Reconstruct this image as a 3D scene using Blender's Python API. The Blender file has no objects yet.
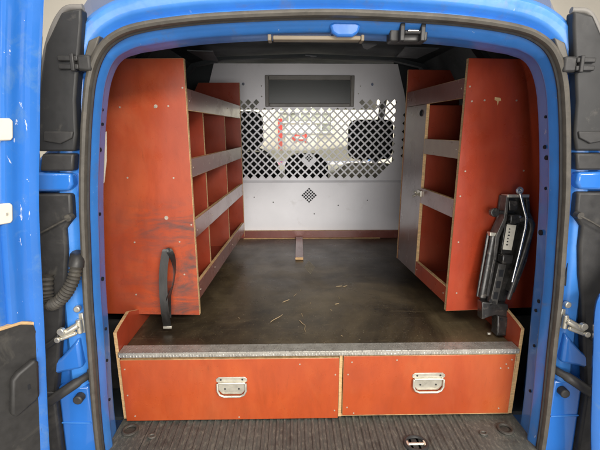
import bpy, bmesh, math, random
from mathutils import Vector, Matrix
from mathutils.geometry import delaunay_2d_cdt

S = bpy.context.scene
COL = S.collection
R = math.radians
random.seed(7)

# ------------------------------------------------------------------ camera
cam_d = bpy.data.cameras.new('camera')
cam_d.sensor_width = 36.0
cam_d.lens = 36.0 * 399.0 / 600.0
cam_d.clip_start = 0.02
cam_d.clip_end = 200.0
cam = bpy.data.objects.new('camera', cam_d)
COL.objects.link(cam)
cam.location = (-0.08, -1.035, 0.84)
cam.rotation_euler = (R(90 - 13.4), 0, R(-1.15))
S.camera = cam

# ------------------------------------------------------------------ ambient light of the workshop
w = bpy.data.worlds.new('World')
S.world = w
w.use_nodes = True
bg = w.node_tree.nodes['Background']
bg.inputs[0].default_value = (1.0, 0.95, 0.88, 1)
bg.inputs[1].default_value = 0.44

# ------------------------------------------------------------------ workshop key lamp and added lights
def area(name, loc, target, sx, sy, power, col=(1, 0.94, 0.86)):
    d = bpy.data.lights.new(name, 'AREA')
    d.shape = 'RECTANGLE'; d.size = sx; d.size_y = sy
    d.energy = power; d.color = col
    o = bpy.data.objects.new(name, d)
    COL.objects.link(o)
    o.location = loc
    o.rotation_euler = (Vector(target) - Vector(loc)).to_track_quat('-Z', 'Y').to_euler()
    return o
area('area_light', (1.4, -3.2, 2.2), (-0.1, 0.6, 0.5), 1.6, 0.5, 120)
for lx in (-1.5, 0.1, 1.6):
    area('highlight_strip', (lx, -1.6, 3.4), (lx * 0.3, 0.0, 0.4), 0.14, 2.6, 26)  # narrow lights added overhead to give the paint crisp highlights
area('rear_fill', (0.3, -5.0, 0.70), (0.0, 0.6, 0.8), 4.2, 1.8, 165, (1, 0.97, 0.93))  # unseen soft light added behind the camera to brighten the bulkhead
area('area_light', (0.3, 4.7, 2.6), (0.2, 6.0, 0.6), 5.0, 0.6, 190, (1, 0.95, 0.83))  # light added to brighten the wall beyond the van
area('area_light', (0.0, 3.6, 2.6), (0.0, 1.6, 0.7), 2.4, 0.8, 45, (1, 0.95, 0.86))  # light added to brighten the cab through the windscreen

S.view_settings.view_transform = 'Standard'
S.view_settings.look = 'None'
S.view_settings.exposure = 0.08
S.view_settings.gamma = 1.0

# ------------------------------------------------------------------ materials
def node_mat(name):
    m = bpy.data.materials.new(name)
    m.use_nodes = True
    nt = m.node_tree
    return m, nt, nt.nodes['Principled BSDF']

def add(nt, kind, **kw):
    n = nt.nodes.new(kind)
    for k, v in kw.items():
        setattr(n, k, v)
    return n

def noise(nt, scale, detail=4, rough=0.55, stretch=(1, 1, 1), dist=0.0):
    tc = add(nt, 'ShaderNodeTexCoord')
    mp = add(nt, 'ShaderNodeMapping')
    mp.inputs['Scale'].default_value = stretch
    n = add(nt, 'ShaderNodeTexNoise')
    n.inputs['Scale'].default_value = scale
    n.inputs['Detail'].default_value = detail
    n.inputs['Roughness'].default_value = rough
    n.inputs['Distortion'].default_value = dist
    nt.links.new(tc.outputs['Object'], mp.inputs['Vector'])
    nt.links.new(mp.outputs['Vector'], n.inputs['Vector'])
    return n.outputs['Fac']

def ramp(nt, fac, stops):
    r = add(nt, 'ShaderNodeValToRGB')
    e = r.color_ramp.elements
    while len(e) < len(stops):
        e.new(0.5)
    for i, (p, c) in enumerate(stops):
        e[i].position = p
        e[i].color = (c[0], c[1], c[2], 1) if hasattr(c, '__len__') else (c, c, c, 1)
    nt.links.new(fac, r.inputs['Fac'])
    return r.outputs['Color']

def mix(nt, fac, a, b, mode='MIX'):
    m = add(nt, 'ShaderNodeMix', data_type='RGBA', blend_type=mode)
    for sock, v in ((m.inputs['Factor'], fac), (m.inputs['A'], a), (m.inputs['B'], b)):
        if hasattr(v, 'links'):
            nt.links.new(v, sock)
        elif hasattr(v, '__len__'):
            sock.default_value = (v[0], v[1], v[2], 1)
        else:
            sock.default_value = v
    return m.outputs['Result']

def bump(nt, b, height, strength=0.3, dist=0.002):
    n = add(nt, 'ShaderNodeBump')
    n.inputs['Strength'].default_value = strength
    n.inputs['Distance'].default_value = dist
    nt.links.new(height, n.inputs['Height'])
    nt.links.new(n.outputs['Normal'], b.inputs['Normal'])

def basic(name, c, rough=0.5, metal=0.0, var=0.15, scale=25, rvar=0.12, bmp=0.0, stretch=(1, 1, 1), coat=0.0, dirt=None, dirt_lo=0.56, dirt_scale=9):
    m, nt, b = node_mat(name)
    f = noise(nt, scale, 5, 0.6, stretch)
    lo = [x * (1 - var) for x in c]; hi = [min(1, x * (1 + var)) for x in c]
    colr = ramp(nt, f, [(0.3, lo), (0.7, hi)])
    if dirt:
        d = noise(nt, dirt_scale, 6, 0.7, (1, 1, 1), 0.6)
        k = ramp(nt, d, [(dirt_lo, 0.0), (dirt_lo + 0.14, 0.8)])
        colr = mix(nt, k, colr, dirt)
    nt.links.new(colr, b.inputs['Base Color'])
    rr = ramp(nt, noise(nt, scale * 0.6, 4, 0.6, stretch), [(0.3, max(0.03, rough - rvar)), (0.7, min(1, rough + rvar))])
    nt.links.new(rr, b.inputs['Roughness'])
    b.inputs['Metallic'].default_value = metal
    b.inputs['Coat Weight'].default_value = coat
    b.inputs['Coat Roughness'].default_value = 0.05
    if bmp:
        bump(nt, b, f, bmp)
    return m

def red_film(name, c, scuff=0.5, rough=0.3, coat=0.25, smear=None):
    """film-faced plywood: faint wood figure, fine weave, rubbed dark scuffs"""
    m, nt, b = node_mat(name)
    g = noise(nt, 11, 7, 0.7, (2.2, 2.2, 0.8), 0.4)
    base = ramp(nt, g, [(0.25, [x * 0.80 for x in c]), (0.52, c), (0.8, [min(1, c[0] * 1.12), c[1] * 1.3, c[2] * 1.3])])
    blot = noise(nt, 4.2, 3, 0.5)
    base = mix(nt, ramp(nt, blot, [(0.38, 0.0), (0.70, 0.6)]), base, [c[0] * 0.72, c[1] * 0.62, c[2] * 0.7])
    fade = noise(nt, 3.0, 6, 0.7, (1, 1, 0.7), 0.6)
    base = mix(nt, ramp(nt, fade, [(0.50, 0.0), (0.72, 0.45)]), base, [min(1, c[0] * 1.08), c[1] * 1.75 + 0.01, c[2] * 2.2 + 0.008])
    gr = noise(nt, 15, 8, 0.8, (1.6, 1.6, 0.35), 1.0)
    base = mix(nt, ramp(nt, gr, [(0.60, 0.0), (0.72, 0.45)]), base, [c[0] * 0.42, c[1] * 0.5, c[2] * 0.8])
    sp = noise(nt, 160, 2, 0.5)
    base = mix(nt, ramp(nt, sp, [(0.68, 0.0), (0.74, scuff)]), base, [c[0] * 0.3, c[1] * 0.3, c[2] * 0.4])
    if smear:                                   # rubbed black marks within a band of heights
        s = noise(nt, 5.5, 8, 0.78, (1.0, 1.0, 3.6), 0.7)
        k = ramp(nt, s, [(0.43, 0.0), (0.60, 0.85)])
        tc = add(nt, 'ShaderNodeTexCoord'); sx = add(nt, 'ShaderNodeSeparateXYZ')
        nt.links.new(tc.outputs['Object'], sx.inputs[0])
        mr = add(nt, 'ShaderNodeMapRange', interpolation_type='SMOOTHSTEP')
        nt.links.new(sx.outputs['X'], mr.inputs[0])
        mr.inputs[1].default_value = smear[0]; mr.inputs[2].default_value = smear[1]
        m1 = add(nt, 'ShaderNodeMapRange', interpolation_type='SMOOTHSTEP')
        nt.links.new(sx.outputs['Z'], m1.inputs[0])
        m1.inputs[1].default_value = smear[3]; m1.inputs[2].default_value = smear[2]
        m2 = add(nt, 'ShaderNodeMath', operation='MULTIPLY')
        nt.links.new(mr.outputs[0], m2.inputs[0]); nt.links.new(m1.outputs[0], m2.inputs[1])
        m3 = add(nt, 'ShaderNodeMath', operation='MULTIPLY')
        nt.links.new(m2.outputs[0], m3.inputs[0]); nt.links.new(k, m3.inputs[1])
        base = mix(nt, m3.outputs[0], base, (0.075, 0.06, 0.055))
    nt.links.new(base, b.inputs['Base Color'])
    nt.links.new(ramp(nt, noise(nt, 9, 5, 0.6), [(0.3, rough - 0.08), (0.7, rough + 0.14)]), b.inputs['Roughness'])
    b.inputs['Coat Weight'].default_value = coat
    b.inputs['Coat Roughness'].default_value = 0.3
    wv = noise(nt, 420, 1, 0.5)
    bump(nt, b, wv, 0.12, 0.001)
    return m

M = {}
M['red'] = red_film('red_film_plywood', (0.38, 0.048, 0.016))
M['red_scuffed'] = red_film('red_film_plywood_scuffed', (0.44, 0.072, 0.022), smear=(-0.32, -0.02, 0.57, 0.66))
M['red_front'] = red_film('red_film_plywood_drawer', (0.44, 0.072, 0.016), scuff=0.35, rough=0.3)
M['red_shaded'] = red_film('red_film_plywood_shaded', (0.27, 0.038, 0.015), rough=0.34)  # darker copy of the red film, compartment shade put into the colour
M['rail'] = red_film('brown_red_film_rail', (0.21, 0.058, 0.042), scuff=0.6, rough=0.2, coat=0.8)
M['rail_pale'] = red_film('pale_film_rail', (0.42, 0.30, 0.22), scuff=0.8, rough=0.3, coat=0.5)  # paler tan-grey base than the other rails
M['door_film'] = red_film('brown_film_door', (0.16, 0.085, 0.07), scuff=0.5, rough=0.2, coat=0.8)
M['ply_edge'] = basic('plywood_edge', (0.60, 0.39, 0.19), 0.7, var=0.3, scale=60, stretch=(1, 1, 4), dirt=(0.3, 0.15, 0.07), dirt_lo=0.6)
M['blue'] = basic('blue_paint', (0.028, 0.165, 0.56), 0.22, var=0.07, scale=5, rvar=0.06, coat=0.8, dirt=(0.07, 0.20, 0.50), dirt_lo=0.60, dirt_scale=11)
def chips_and_glints(m, col, lo):
    nt = m.node_tree; b = nt.nodes['Principled BSDF']
    src = b.inputs['Base Color'].links[0].from_socket
    k = ramp(nt, noise(nt, 34, 5, 0.75, (1.0, 1.0, 0.45), 1.5), [(lo, 0.0), (lo + 0.025, 0.85)])
    nt.links.new(mix(nt, k, src, col), b.inputs['Base Color'])
def wavy(m, st):
    nt = m.node_tree
    bump(nt, nt.nodes['Principled BSDF'], noise(nt, 16, 3, 0.5), st, 0.006)
chips_and_glints(M['blue'], (0.62, 0.68, 0.76), 0.70)
wavy(M['blue'], 0.16)
M['blue_door'] = basic('blue_paint_door', (0.028, 0.165, 0.56), 0.22, var=0.08, scale=5, rvar=0.06, coat=0.8, dirt=(0.08, 0.21, 0.48), dirt_lo=0.56, dirt_scale=16)
chips_and_glints(M['blue_door'], (0.70, 0.74, 0.80), 0.655)
wavy(M['blue_door'], 0.22)
M['blue_lightened'] = basic('blue_paint_lightened', (0.045, 0.215, 0.62), 0.34, var=0.12, scale=8, rvar=0.08, coat=0.25, dirt=(0.10, 0.19, 0.42), dirt_lo=0.56, dirt_scale=18)  # same blue paint, colour made paler in place of light on the jamb
chips_and_glints(M['blue_lightened'], (0.60, 0.66, 0.74), 0.685)  # pale specks painted as weld-spot highlights along the flange
wavy(M['blue_lightened'], 0.35)
M['rubber'] = basic('seal_rubber', (0.085, 0.077, 0.064), 0.5, var=0.25, scale=30, rvar=0.1, dirt=(0.12, 0.105, 0.085), dirt_lo=0.55, dirt_scale=25)
M['black'] = basic('black_plastic', (0.030, 0.029, 0.028), 0.5, var=0.25, scale=40, dirt=(0.075, 0.07, 0.06), dirt_lo=0.58, dirt_scale=12, bmp=0.1)
M['dark_grey'] = basic('dark_grey_plastic', (0.022, 0.022, 0.022), 0.5, var=0.15, scale=30, dirt=(0.11, 0.10, 0.085), dirt_lo=0.6, dirt_scale=10)
M['rim'] = basic('grey_rim_plastic', (0.19, 0.18, 0.165), 0.45, var=0.1)
M['cable'] = basic('cable_sleeve', (0.050, 0.045, 0.037), 0.6, var=0.3, scale=60, dirt=(0.10, 0.09, 0.07), dirt_lo=0.55, dirt_scale=40)
M['steel'] = basic('galvanised_steel', (0.66, 0.63, 0.54), 0.38, 0.75, var=0.14, scale=50, dirt=(0.34, 0.31, 0.25), dirt_lo=0.6, dirt_scale=45)
M['chrome'] = basic('bright_steel', (0.78, 0.77, 0.74), 0.22, 0.9, var=0.08, scale=60)
M['black_steel'] = basic('black_steel', (0.040, 0.038, 0.036), 0.33, 0.35, var=0.4, scale=50, rvar=0.12, coat=0.3, dirt=(0.17, 0.15, 0.13), dirt_lo=0.56, dirt_scale=45)
M['grey_steel'] = basic('worn_grey_steel', (0.10, 0.095, 0.088), 0.35, 0.4, var=0.4, scale=50, dirt=(0.24, 0.21, 0.17), dirt_lo=0.58, dirt_scale=50)
M['bulkhead'] = basic('bulkhead_paint', (0.84, 0.84, 0.88), 0.42, var=0.04, scale=5, dirt=(0.68, 0.67, 0.68), dirt_lo=0.6, dirt_scale=6)
M['glass_dark'] = basic('dark_glass', (0.026, 0.030, 0.028), 0.3, var=0.04, scale=3, rvar=0.03, coat=0.2)
M['seat'] = basic('black_seat_fabric', (0.012, 0.012, 0.013), 0.85, var=0.3, scale=90)
M['seat_pale'] = basic('pale_seat_cover', (0.55, 0.52, 0.42), 0.8, var=0.1, scale=30)
M['dash'] = basic('grey_dashboard', (0.34, 0.32, 0.27), 0.6, var=0.15, scale=8)
M['patch'] = basic('grey_patch', (0.14, 0.15, 0.165), 0.45, var=0.3, scale=12)  # plain mid-grey for the roof patches
M['liner'] = basic('dark_headliner', (0.020, 0.026, 0.030), 0.55, var=0.35, scale=6, dirt=(0.075, 0.08, 0.085), dirt_lo=0.60, dirt_scale=7)
M['tan'] = basic('tan_plastic', (0.23, 0.185, 0.125), 0.5, var=0.06)
M['cream'] = basic('cream_plastic', (0.74, 0.68, 0.56), 0.45, var=0.05)
M['screw'] = basic('screw_head', (0.52, 0.45, 0.36), 0.4, 0.35, var=0.15, scale=90)
M['hole'] = basic('dark_hole', (0.008, 0.009, 0.012), 0.8, var=0.1)
M['web'] = basic('black_webbing', (0.014, 0.013, 0.012), 0.42, var=0.4, scale=120, stretch=(1, 1, 0.25), coat=0.15)
M['label'] = basic('pale_label', (0.72, 0.68, 0.58), 0.5, var=0.08, scale=80, dirt=(0.5, 0.45, 0.36), dirt_lo=0.6, dirt_scale=70)
M['wood'] = basic('splinter_wood', (0.52, 0.39, 0.22), 0.7, var=0.2, scale=90)
M['wall'] = basic('workshop_wall_paint', (0.78, 0.73, 0.64), 0.8, var=0.03, scale=2)
M['concrete'] = basic('concrete_floor', (0.33, 0.32, 0.30), 0.7, var=0.15, scale=3, bmp=0.05)
M['red_paint'] = basic('red_paint', (0.62, 0.035, 0.03), 0.5, var=0.08)
M['white_board'] = basic('white_board', (0.82, 0.80, 0.74), 0.5, var=0.03)
M['grey_green'] = basic('grey_green_panes', (0.42, 0.43, 0.37), 0.4, var=0.75, scale=9, dirt=(0.10, 0.11, 0.09), dirt_lo=0.52, dirt_scale=7)

def deck_mat():
    m, nt, b = node_mat('brown_film_deck')
    g = noise(nt, 4, 8, 0.68, (1, 0.6, 1), 0.6)
    c = ramp(nt, g, [(0.30, (0.016, 0.012, 0.008)), (0.50, (0.060, 0.044, 0.025)), (0.72, (0.145, 0.110, 0.060))])
    d = noise(nt, 2.0, 6, 0.7, (1, 1, 1), 0.5)
    c = mix(nt, ramp(nt, d, [(0.44, 0.0), (0.70, 0.6)]), c, (0.18, 0.138, 0.078))
    d2 = noise(nt, 1.7, 5, 0.65, (1, 0.8, 1), 0.9)
    c = mix(nt, ramp(nt, d2, [(0.50, 0.0), (0.64, 0.75)]), c, (0.018, 0.014, 0.010))
    sw = noise(nt, 13, 7, 0.75, (0.5, 3.0, 1), 0.8)
    c = mix(nt, ramp(nt, sw, [(0.56, 0.0), (0.72, 0.35)]), c, (0.20, 0.155, 0.09))
    s = noise(nt, 38, 6, 0.8, (3.0, 0.5, 1), 1.2)
    c = mix(nt, ramp(nt, s, [(0.66, 0.0), (0.74, 0.5)]), c, (0.20, 0.155, 0.10))
    sp = noise(nt, 230, 2, 0.5)
    c = mix(nt, ramp(nt, sp, [(0.68, 0.0), (0.74, 0.7)]), c, (0.34, 0.27, 0.17))
    nt.links.new(c, b.inputs['Base Color'])
    nt.links.new(ramp(nt, noise(nt, 6, 5, 0.6), [(0.3, 0.22), (0.7, 0.46)]), b.inputs['Roughness'])
    bump(nt, b, noise(nt, 300, 2), 0.15, 0.001)
    return m
M['deck'] = deck_mat()
M['deck_mark'] = basic('pale_mark', (0.34, 0.30, 0.22), 0.7, var=0.2, scale=60)  # pale colour of the diamond lattice on the deck

def mat_rubber():
    m, nt, b = node_mat('ribbed_mat_rubber')
    g = noise(nt, 7, 6, 0.7)
    c = ramp(nt, g, [(0.3, (0.048, 0.051, 0.046)), (0.7, (0.092, 0.097, 0.086))])
    s = noise(nt, 60, 7, 0.85, (2.2, 0.8, 1), 0.6)
    c = mix(nt, ramp(nt, s, [(0.50, 0.0), (0.68, 0.6)]), c, (0.29, 0.275, 0.22))
    d = noise(nt, 16, 5, 0.7)
    c = mix(nt, ramp(nt, d, [(0.56, 0.0), (0.68, 0.6)]), c, (0.030, 0.027, 0.024))
    nt.links.new(c, b.inputs['Base Color'])
    b.inputs['Roughness'].default_value = 0.5
    bump(nt, b, s, 0.4, 0.002)
    return m
M['mat'] = mat_rubber()

def checker_plate():
    m, nt, b = node_mat('aluminium_checker_plate')
    tc = add(nt, 'ShaderNodeTexCoord')
    hs = []
    for ang in (45, -45):
        mp = add(nt, 'ShaderNodeMapping')
        mp.inputs['Rotation'].default_value = (0, 0, R(ang))
        mp.inputs['Scale'].default_value = (150, 55, 60)
        nt.links.new(tc.outputs['Object'], mp.inputs['Vector'])
        v = add(nt, 'ShaderNodeTexVoronoi')
        v.inputs['Scale'].default_value = 1.0
        v.inputs['Randomness'].default_value = 0.25
        nt.links.new(mp.outputs['Vector'], v.inputs['Vector'])
        hs.append(ramp(nt, v.outputs['Distance'], [(0.18, 1.0), (0.34, 0.0)]))
    h = mix(nt, 1.0, hs[0], hs[1], 'LIGHTEN')
    f = noise(nt, 40, 5, 0.7)
    c = ramp(nt, f, [(0.3, (0.42, 0.40, 0.36)), (0.7, (0.74, 0.72, 0.66))])
    c = mix(nt, h, mix(nt, 0.35, c, (0.15, 0.13, 0.10)), c)
    nt.links.new(c, b.inputs['Base Color'])
    b.inputs['Metallic'].default_value = 0.55
    b.inputs['Roughness'].default_value = 0.42
    bump(nt, b, h, 0.7, 0.003)
    return m
M['checker'] = checker_plate()

def clear_glass():
    m = bpy.data.materials.new('clear_pane')
    m.use_nodes = True
    nt = m.node_tree
    nt.nodes.clear()
    out = add(nt, 'ShaderNodeOutputMaterial')
    t = add(nt, 'ShaderNodeBsdfTransparent'); t.inputs[0].default_value = (0.93, 0.97, 0.95, 1)
    g = add(nt, 'ShaderNodeBsdfGlossy'); g.inputs['Roughness'].default_value = 0.03
    fr = add(nt, 'ShaderNodeFresnel'); fr.inputs[0].default_value = 1.45
    mx = add(nt, 'ShaderNodeMixShader')
    nt.links.new(fr.outputs[0], mx.inputs[0]); nt.links.new(t.outputs[0], mx.inputs[1]); nt.links.new(g.outputs[0], mx.inputs[2])
    nt.links.new(mx.outputs[0], out.inputs[0])
    return m
M['pane'] = clear_glass()

# ------------------------------------------------------------------ mesh helpers
class MB:
    """collects shapes; build() links them as ONE mesh object"""
    def __init__(self):
        self.v = []; self.f = []; self.m = []
    def add(self, vs, fs, m=0):
        o = len(self.v)
        self.v += [tuple(p) for p in vs]
        for i, f in enumerate(fs):
            self.f.append([o + k for k in f])
            self.m.append(m[i] if isinstance(m, (list, tuple)) else m)
        return self
    def box(self, x0, x1, y0, y1, z0, z1, m=0):
        """m may be a dict of face name -> slot"""
        vs = [(x, y, z) for x in (x0, x1) for y in (y0, y1) for z in (z0, z1)]
        fs = [(0, 1, 3, 2), (4, 6, 7, 5), (0, 4, 5, 1), (2, 3, 7, 6), (0, 2, 6, 4), (1, 5, 7, 3)]
        mm = m if isinstance(m, int) else [m.get(k, m.get('*', 0)) for k in ('-x', '+x', '-y', '+y', '-z', '+z')]
        return self.add(vs, fs, mm)
    def prism(self, poly, a, b, axis='y', cap=0, side=0):
        """outline poly in the two other axes, extruded from a to b along axis"""
        n = len(poly)
        def p3(p, t):
            return {'y': (p[0], t, p[1]), 'x': (t, p[0], p[1]), 'z': (p[0], p[1], t)}[axis]
        vs = [p3(p, a) for p in poly] + [p3(p, b) for p in poly]
        fs = [list(range(n)), list(range(2 * n - 1, n - 1, -1))]
        fs += [(i, i + n, (i + 1) % n + n, (i + 1) % n) for i in range(n)]
        return self.add(vs, fs, [cap, cap] + [side] * n)
    def tube(self, pts, r, seg=10, m=0, closed=False):
        pts = [Vector(p) for p in pts]
        n = len(pts)
        rr = r if isinstance(r, (list, tuple)) else [r] * n
        vs = []; up = None
        for i, p in enumerate(pts):
            if closed:
                t = (pts[(i + 1) % n] - pts[i - 1])
            else:
                t = pts[min(i + 1, n - 1)] - pts[max(i - 1, 0)]
            t.normalize()
            if up is None:
                up = Vector((0, 0, 1)) if abs(t.z) < 0.9 else Vector((0, 1, 0))
            s = t.cross(up).normalized(); up = s.cross(t).normalized()
            for k in range(seg):
                a = 2 * math.pi * k / seg
                vs.append(p + (s * math.cos(a) + up * math.sin(a)) * rr[i])
        fs = []
        for i in range(n if closed else n - 1):
            j = (i + 1) % n
            for k in range(seg):
                l = (k + 1) % seg
                fs.append((i * seg + k, i * seg + l, j * seg + l, j * seg + k))
        if not closed:
            fs.append(list(range(seg - 1, -1, -1)))
            fs.append(list(range((n - 1) * seg, n * seg)))
        return self.add(vs, fs, m)
    def rings(self, rings, m=0, closed=False, cap=False):
        k = len(rings[0])
        vs = [p for r in rings for p in r]
        fs = []
        for i in range(len(rings) - 1):
            for j in range(k if closed else k - 1):
                l = (j + 1) % k
                fs.append((i * k + j, i * k + l, (i + 1) * k + l, (i + 1) * k + j))
        if cap:
            fs.append(list(range(k - 1, -1, -1)))
            fs.append(list(range((len(rings) - 1) * k, len(rings) * k)))
        return self.add(vs, fs, m)
    def disc(self, c, r, axis='y', th=0.003, seg=14, m=0):
        poly = [(c[0] + r * math.cos(2 * math.pi * k / seg), c[2] + r * math.sin(2 * math.pi * k / seg)) for k in range(seg)]
        if axis == 'y':
            return self.prism(poly, c[1] - th, c[1], 'y', m, m)
        if axis == 'x':
            poly = [(c[1] + r * math.cos(2 * math.pi * k / seg), c[2] + r * math.sin(2 * math.pi * k / seg)) for k in range(seg)]
            return self.prism(poly, c[0] - th, c[0] + th, 'x', m, m)
        poly = [(c[0] + r * math.cos(2 * math.pi * k / seg), c[1] + r * math.sin(2 * math.pi * k / seg)) for k in range(seg)]
        return self.prism(poly, c[2], c[2] + th, 'z', m, m)
    def build(self, name, mats, parent=None, bevel=0.0, seg=2, smooth=True, sub=0):
        me = bpy.data.meshes.new(name)
        me.from_pydata(self.v, [], self.f)
        for m in (mats if isinstance(mats, (list, tuple)) else [mats]):
            me.materials.append(m)
        for p, k in zip(me.polygons, self.m):
            p.material_index = k
        bm = bmesh.new(); bm.from_mesh(me)
        bmesh.ops.recalc_face_normals(bm, faces=bm.faces)
        for f in bm.faces:
            f.smooth = smooth
        for e in bm.edges:
            if len(e.link_faces) == 2 and e.calc_face_angle(0) > R(38):
                e.smooth = False
        bm.to_mesh(me); bm.free()
        o = bpy.data.objects.new(name, me)
        COL.objects.link(o)
        if parent:
            o.parent = parent
        if bevel:
            b = o.modifiers.new('bevel', 'BEVEL'); b.width = bevel; b.segments = seg; b.limit_method = 'ANGLE'; b.angle_limit = R(40)
            b.harden_normals = False
        if sub:
            s = o.modifiers.new('subdiv', 'SUBSURF'); s.levels = sub; s.render_levels = sub
        return o

def empty(name, loc=(0, 0, 0), rz=0.0):
    o = bpy.data.objects.new(name, None)
    COL.objects.link(o)
    o.location = loc; o.rotation_euler = (0, 0, rz); o.empty_display_size = 0.1
    return o

def tag(o, label, cat, group=None, kind=None):
    if label: o['label'] = label
    if cat: o['category'] = cat
    if group: o['group'] = group
    if kind: o['kind'] = kind
    return o

def catmull(pts, n):
    pts = [Vector(p) for p in pts]
    ext = [pts[0] * 2 - pts[1]] + pts + [pts[-1] * 2 - pts[-2]]
    out = []
    segs = len(pts) - 1
    for i in range(n):
        t = i / (n - 1) * segs
        k = min(int(t), segs - 1); u = t - k
        p0, p1, p2, p3 = ext[k:k + 4]
        out.append(0.5 * ((2 * p1) + (p2 - p0) * u + (2 * p0 - 5 * p1 + 4 * p2 - p3) * u * u + (3 * p1 - p0 - 3 * p2 + p3) * u ** 3))
    return out

def rounded(x0, x1, z0, z1, r, seg=5):
    pts = []
    for cx, cz, a in ((x1 - r, z1 - r, 0), (x0 + r, z1 - r, 90), (x0 + r, z0 + r, 180), (x1 - r, z0 + r, 270)):
        for k in range(seg + 1):
            t = R(a + 90 * k / seg)
            pts.append((cx + r * math.cos(t), cz + r * math.sin(t)))
    return pts

# ------------------------------------------------------------------ setting
g = MB(); g.add([(-20, -20, -0.56), (20, -20, -0.56), (20, 20, -0.56), (-20, 20, -0.56)], [(0, 1, 2, 3)])
tag(g.build('floor', M['concrete']), 'grey concrete workshop floor under the van', 'floor', kind='structure')
g = MB(); g.box(-14, 14, 6.0, 6.2, -0.55, 7.0)
tag(g.build('wall', M['wall']), 'pale warm workshop wall seen beyond the van', 'wall', kind='structure')

# ------------------------------------------------------------------ the van
van = empty('van', (0, 0, -0.555))
VZ = Matrix.Translation((0, 0, 0.555))
def vpart(mb, name, mats, parent=None, **kw):
    """part of the van: coordinates are given with the load floor at z = 0"""
    mb.v = [(p[0], p[1], p[2] + (0.555 if parent is None else 0)) for p in mb.v]
    return mb.build(name, mats, parent or van, **kw)

# contour of the rear opening (centre of the door seal), right half, bottom to top
half = [(0.590, -0.03), (0.589, 0.06), (0.585, 0.16), (0.577, 0.30), (0.570, 0.44), (0.560, 0.565), (0.549, 0.684), (0.533, 0.797), (0.518, 0.882),
        (0.501, 0.950), (0.475, 1.000), (0.438, 1.029), (0.385, 1.046), (0.28, 1.060), (0.15, 1.068), (0.0, 1.072)]
contour = catmull([(-x, z, 0) for x, z in half] + [(x, z, 0) for x, z in reversed(half[:-1])], 150)
def sweep(mb, prof, m=0, closed=False, drop=True):
    n = len(contour); rings = []
    for i, p in enumerate(contour):
        t = (contour[min(i + 1, n - 1)] - contour[max(i - 1, 0)]).normalized()
        nx, nz = -t.y, t.x                       # outward normal in the x-z plane
        ring = []
        for off, y in prof:
            o = off
            if drop and y > -0.128 and off < 0.013:
                o -= 0.030 * max(0.0, nz) ** 3 * min(1.0, (y + 0.128) / 0.07)
            ring.append((p.x + nx * o, y, p.y + nz * o))
        rings.append(ring)
    return mb.rings(rings, m, closed)

b = MB()
sweep(b, [(0.06, -0.026), (0.016, -0.030), (0.003, -0.036), (0.0, -0.046), (-0.002, -0.078), (-0.004, -0.086), (-0.013, -0.096), (-0.0145, -0.104), (-0.006, -0.128),
          (0.004, -0.133), (0.011, -0.118), (0.018, -0.114), (0.023, -0.118), (0.028, -0.127), (0.036, -0.131), (0.056, -0.132), (0.066, -0.124), (0.072, -0.105), (0.085, -0.02), (0.10, 0.12)])
vpart(b, 'door_frame', M['blue_lightened'])
b = MB()
sweep(b, [(-0.0065, -0.134), (-0.0075, -0.142), (-0.005, -0.149), (0.0, -0.152), (0.005, -0.150), (0.0085, -0.144), (0.0085, -0.137), (0.005, -0.131), (-0.003, -0.130)], closed=True, drop=False)
vpart(b, 'door_seal', M['rubber'])
b = MB()
sweep(b, [(-0.006, -0.128), (-0.0095, -0.130), (-0.0105, -0.136), (-0.007, -0.139)], closed=True, drop=False)
vpart(b, 'seal_lip', M['black'])

# spot-weld dimples and holes along the jamb
def jamb_plug(z, side, y=-0.062, r=0.0042):
    k = min(range(len(contour)), key=lambda i: abs(contour[i].y - z) + (0 if contour[i].x * side > 0 else 9))
    x = contour[k].x + side * (-0.0025)
    b = MB(); b.disc((x, y, z), r, 'x', 0.0022)
    vpart(b, 'jamb_plug', M['hole'])
for z, s, y, r in ((0.885, -1, -0.075, 0.0035), (0.853, -1, -0.068, 0.0035), (0.795, -1, -0.075, 0.005), (0.64, -1, -0.07, 0.004), (0.47, -1, -0.065, 0.005), (0.33, -1, -0.065, 0.004),
                   (0.24, -1, -0.07, 0.004), (0.12, -1, -0.07, 0.004),
                   (0.87, 1, -0.075, 0.0035), (0.80, 1, -0.068, 0.0045), (0.775, 1, -0.075, 0.0055), (0.70, 1, -0.07, 0.004), (0.585, 1, -0.06, 0.007), (0.40, 1, -0.07, 0.005), (0.37, 1, -0.062, 0.0045), (0.27, 1, -0.07, 0.004), (0.13, 1, -0.07, 0.004)):
    jamb_plug(z, s, y, r)

# outer skin: sides, roof, lower sill
def arch(y, wide, top, inset=0.0):
    a = [(-wide, 0.0), (-wide + 0.005, 0.35), (-wide + 0.02, 0.65), (-wide + 0.05, 0.92), (-wide + 0.085, 1.05), (-wide + 0.16, top - 0.03), (-wide + 0.30, top), (0, top + 0.015)]
    pts = a + [(-x, z) for x, z in reversed(a[:-1])]
    return [(x, y, z) for x, z in pts]
b = MB()
b.rings([arch(-0.02, 0.695, 1.13), arch(0.10, 0.755, 1.20), arch(0.25, 0.77, 1.22), arch(1.2, 0.80, 1.27), arch(1.75, 0.80, 1.27)])
b.box(-0.80, -0.74, 0.1, 1.9, -0.35, 0.0); b.box(0.74, 0.80, 0.1, 1.9, -0.35, 0.0)
b.box(-0.80, -0.74, 1.9, 3.0, -0.35, 0.52); b.box(0.74, 0.80, 1.9, 3.0, -0.35, 0.52)
b.box(-0.80, 0.80, 3.0, 3.3, -0.35, 0.50)
vpart(b, 'body_shell', M['blue'])
b = MB()
b.rings([arch(-0.024, 0.69, 1.10), arch(0.12, 0.735, 1.17), arch(0.25, 0.745, 1.195), arch(1.27, 0.775, 1.215), arch(1.7, 0.775, 1.23)])
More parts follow.
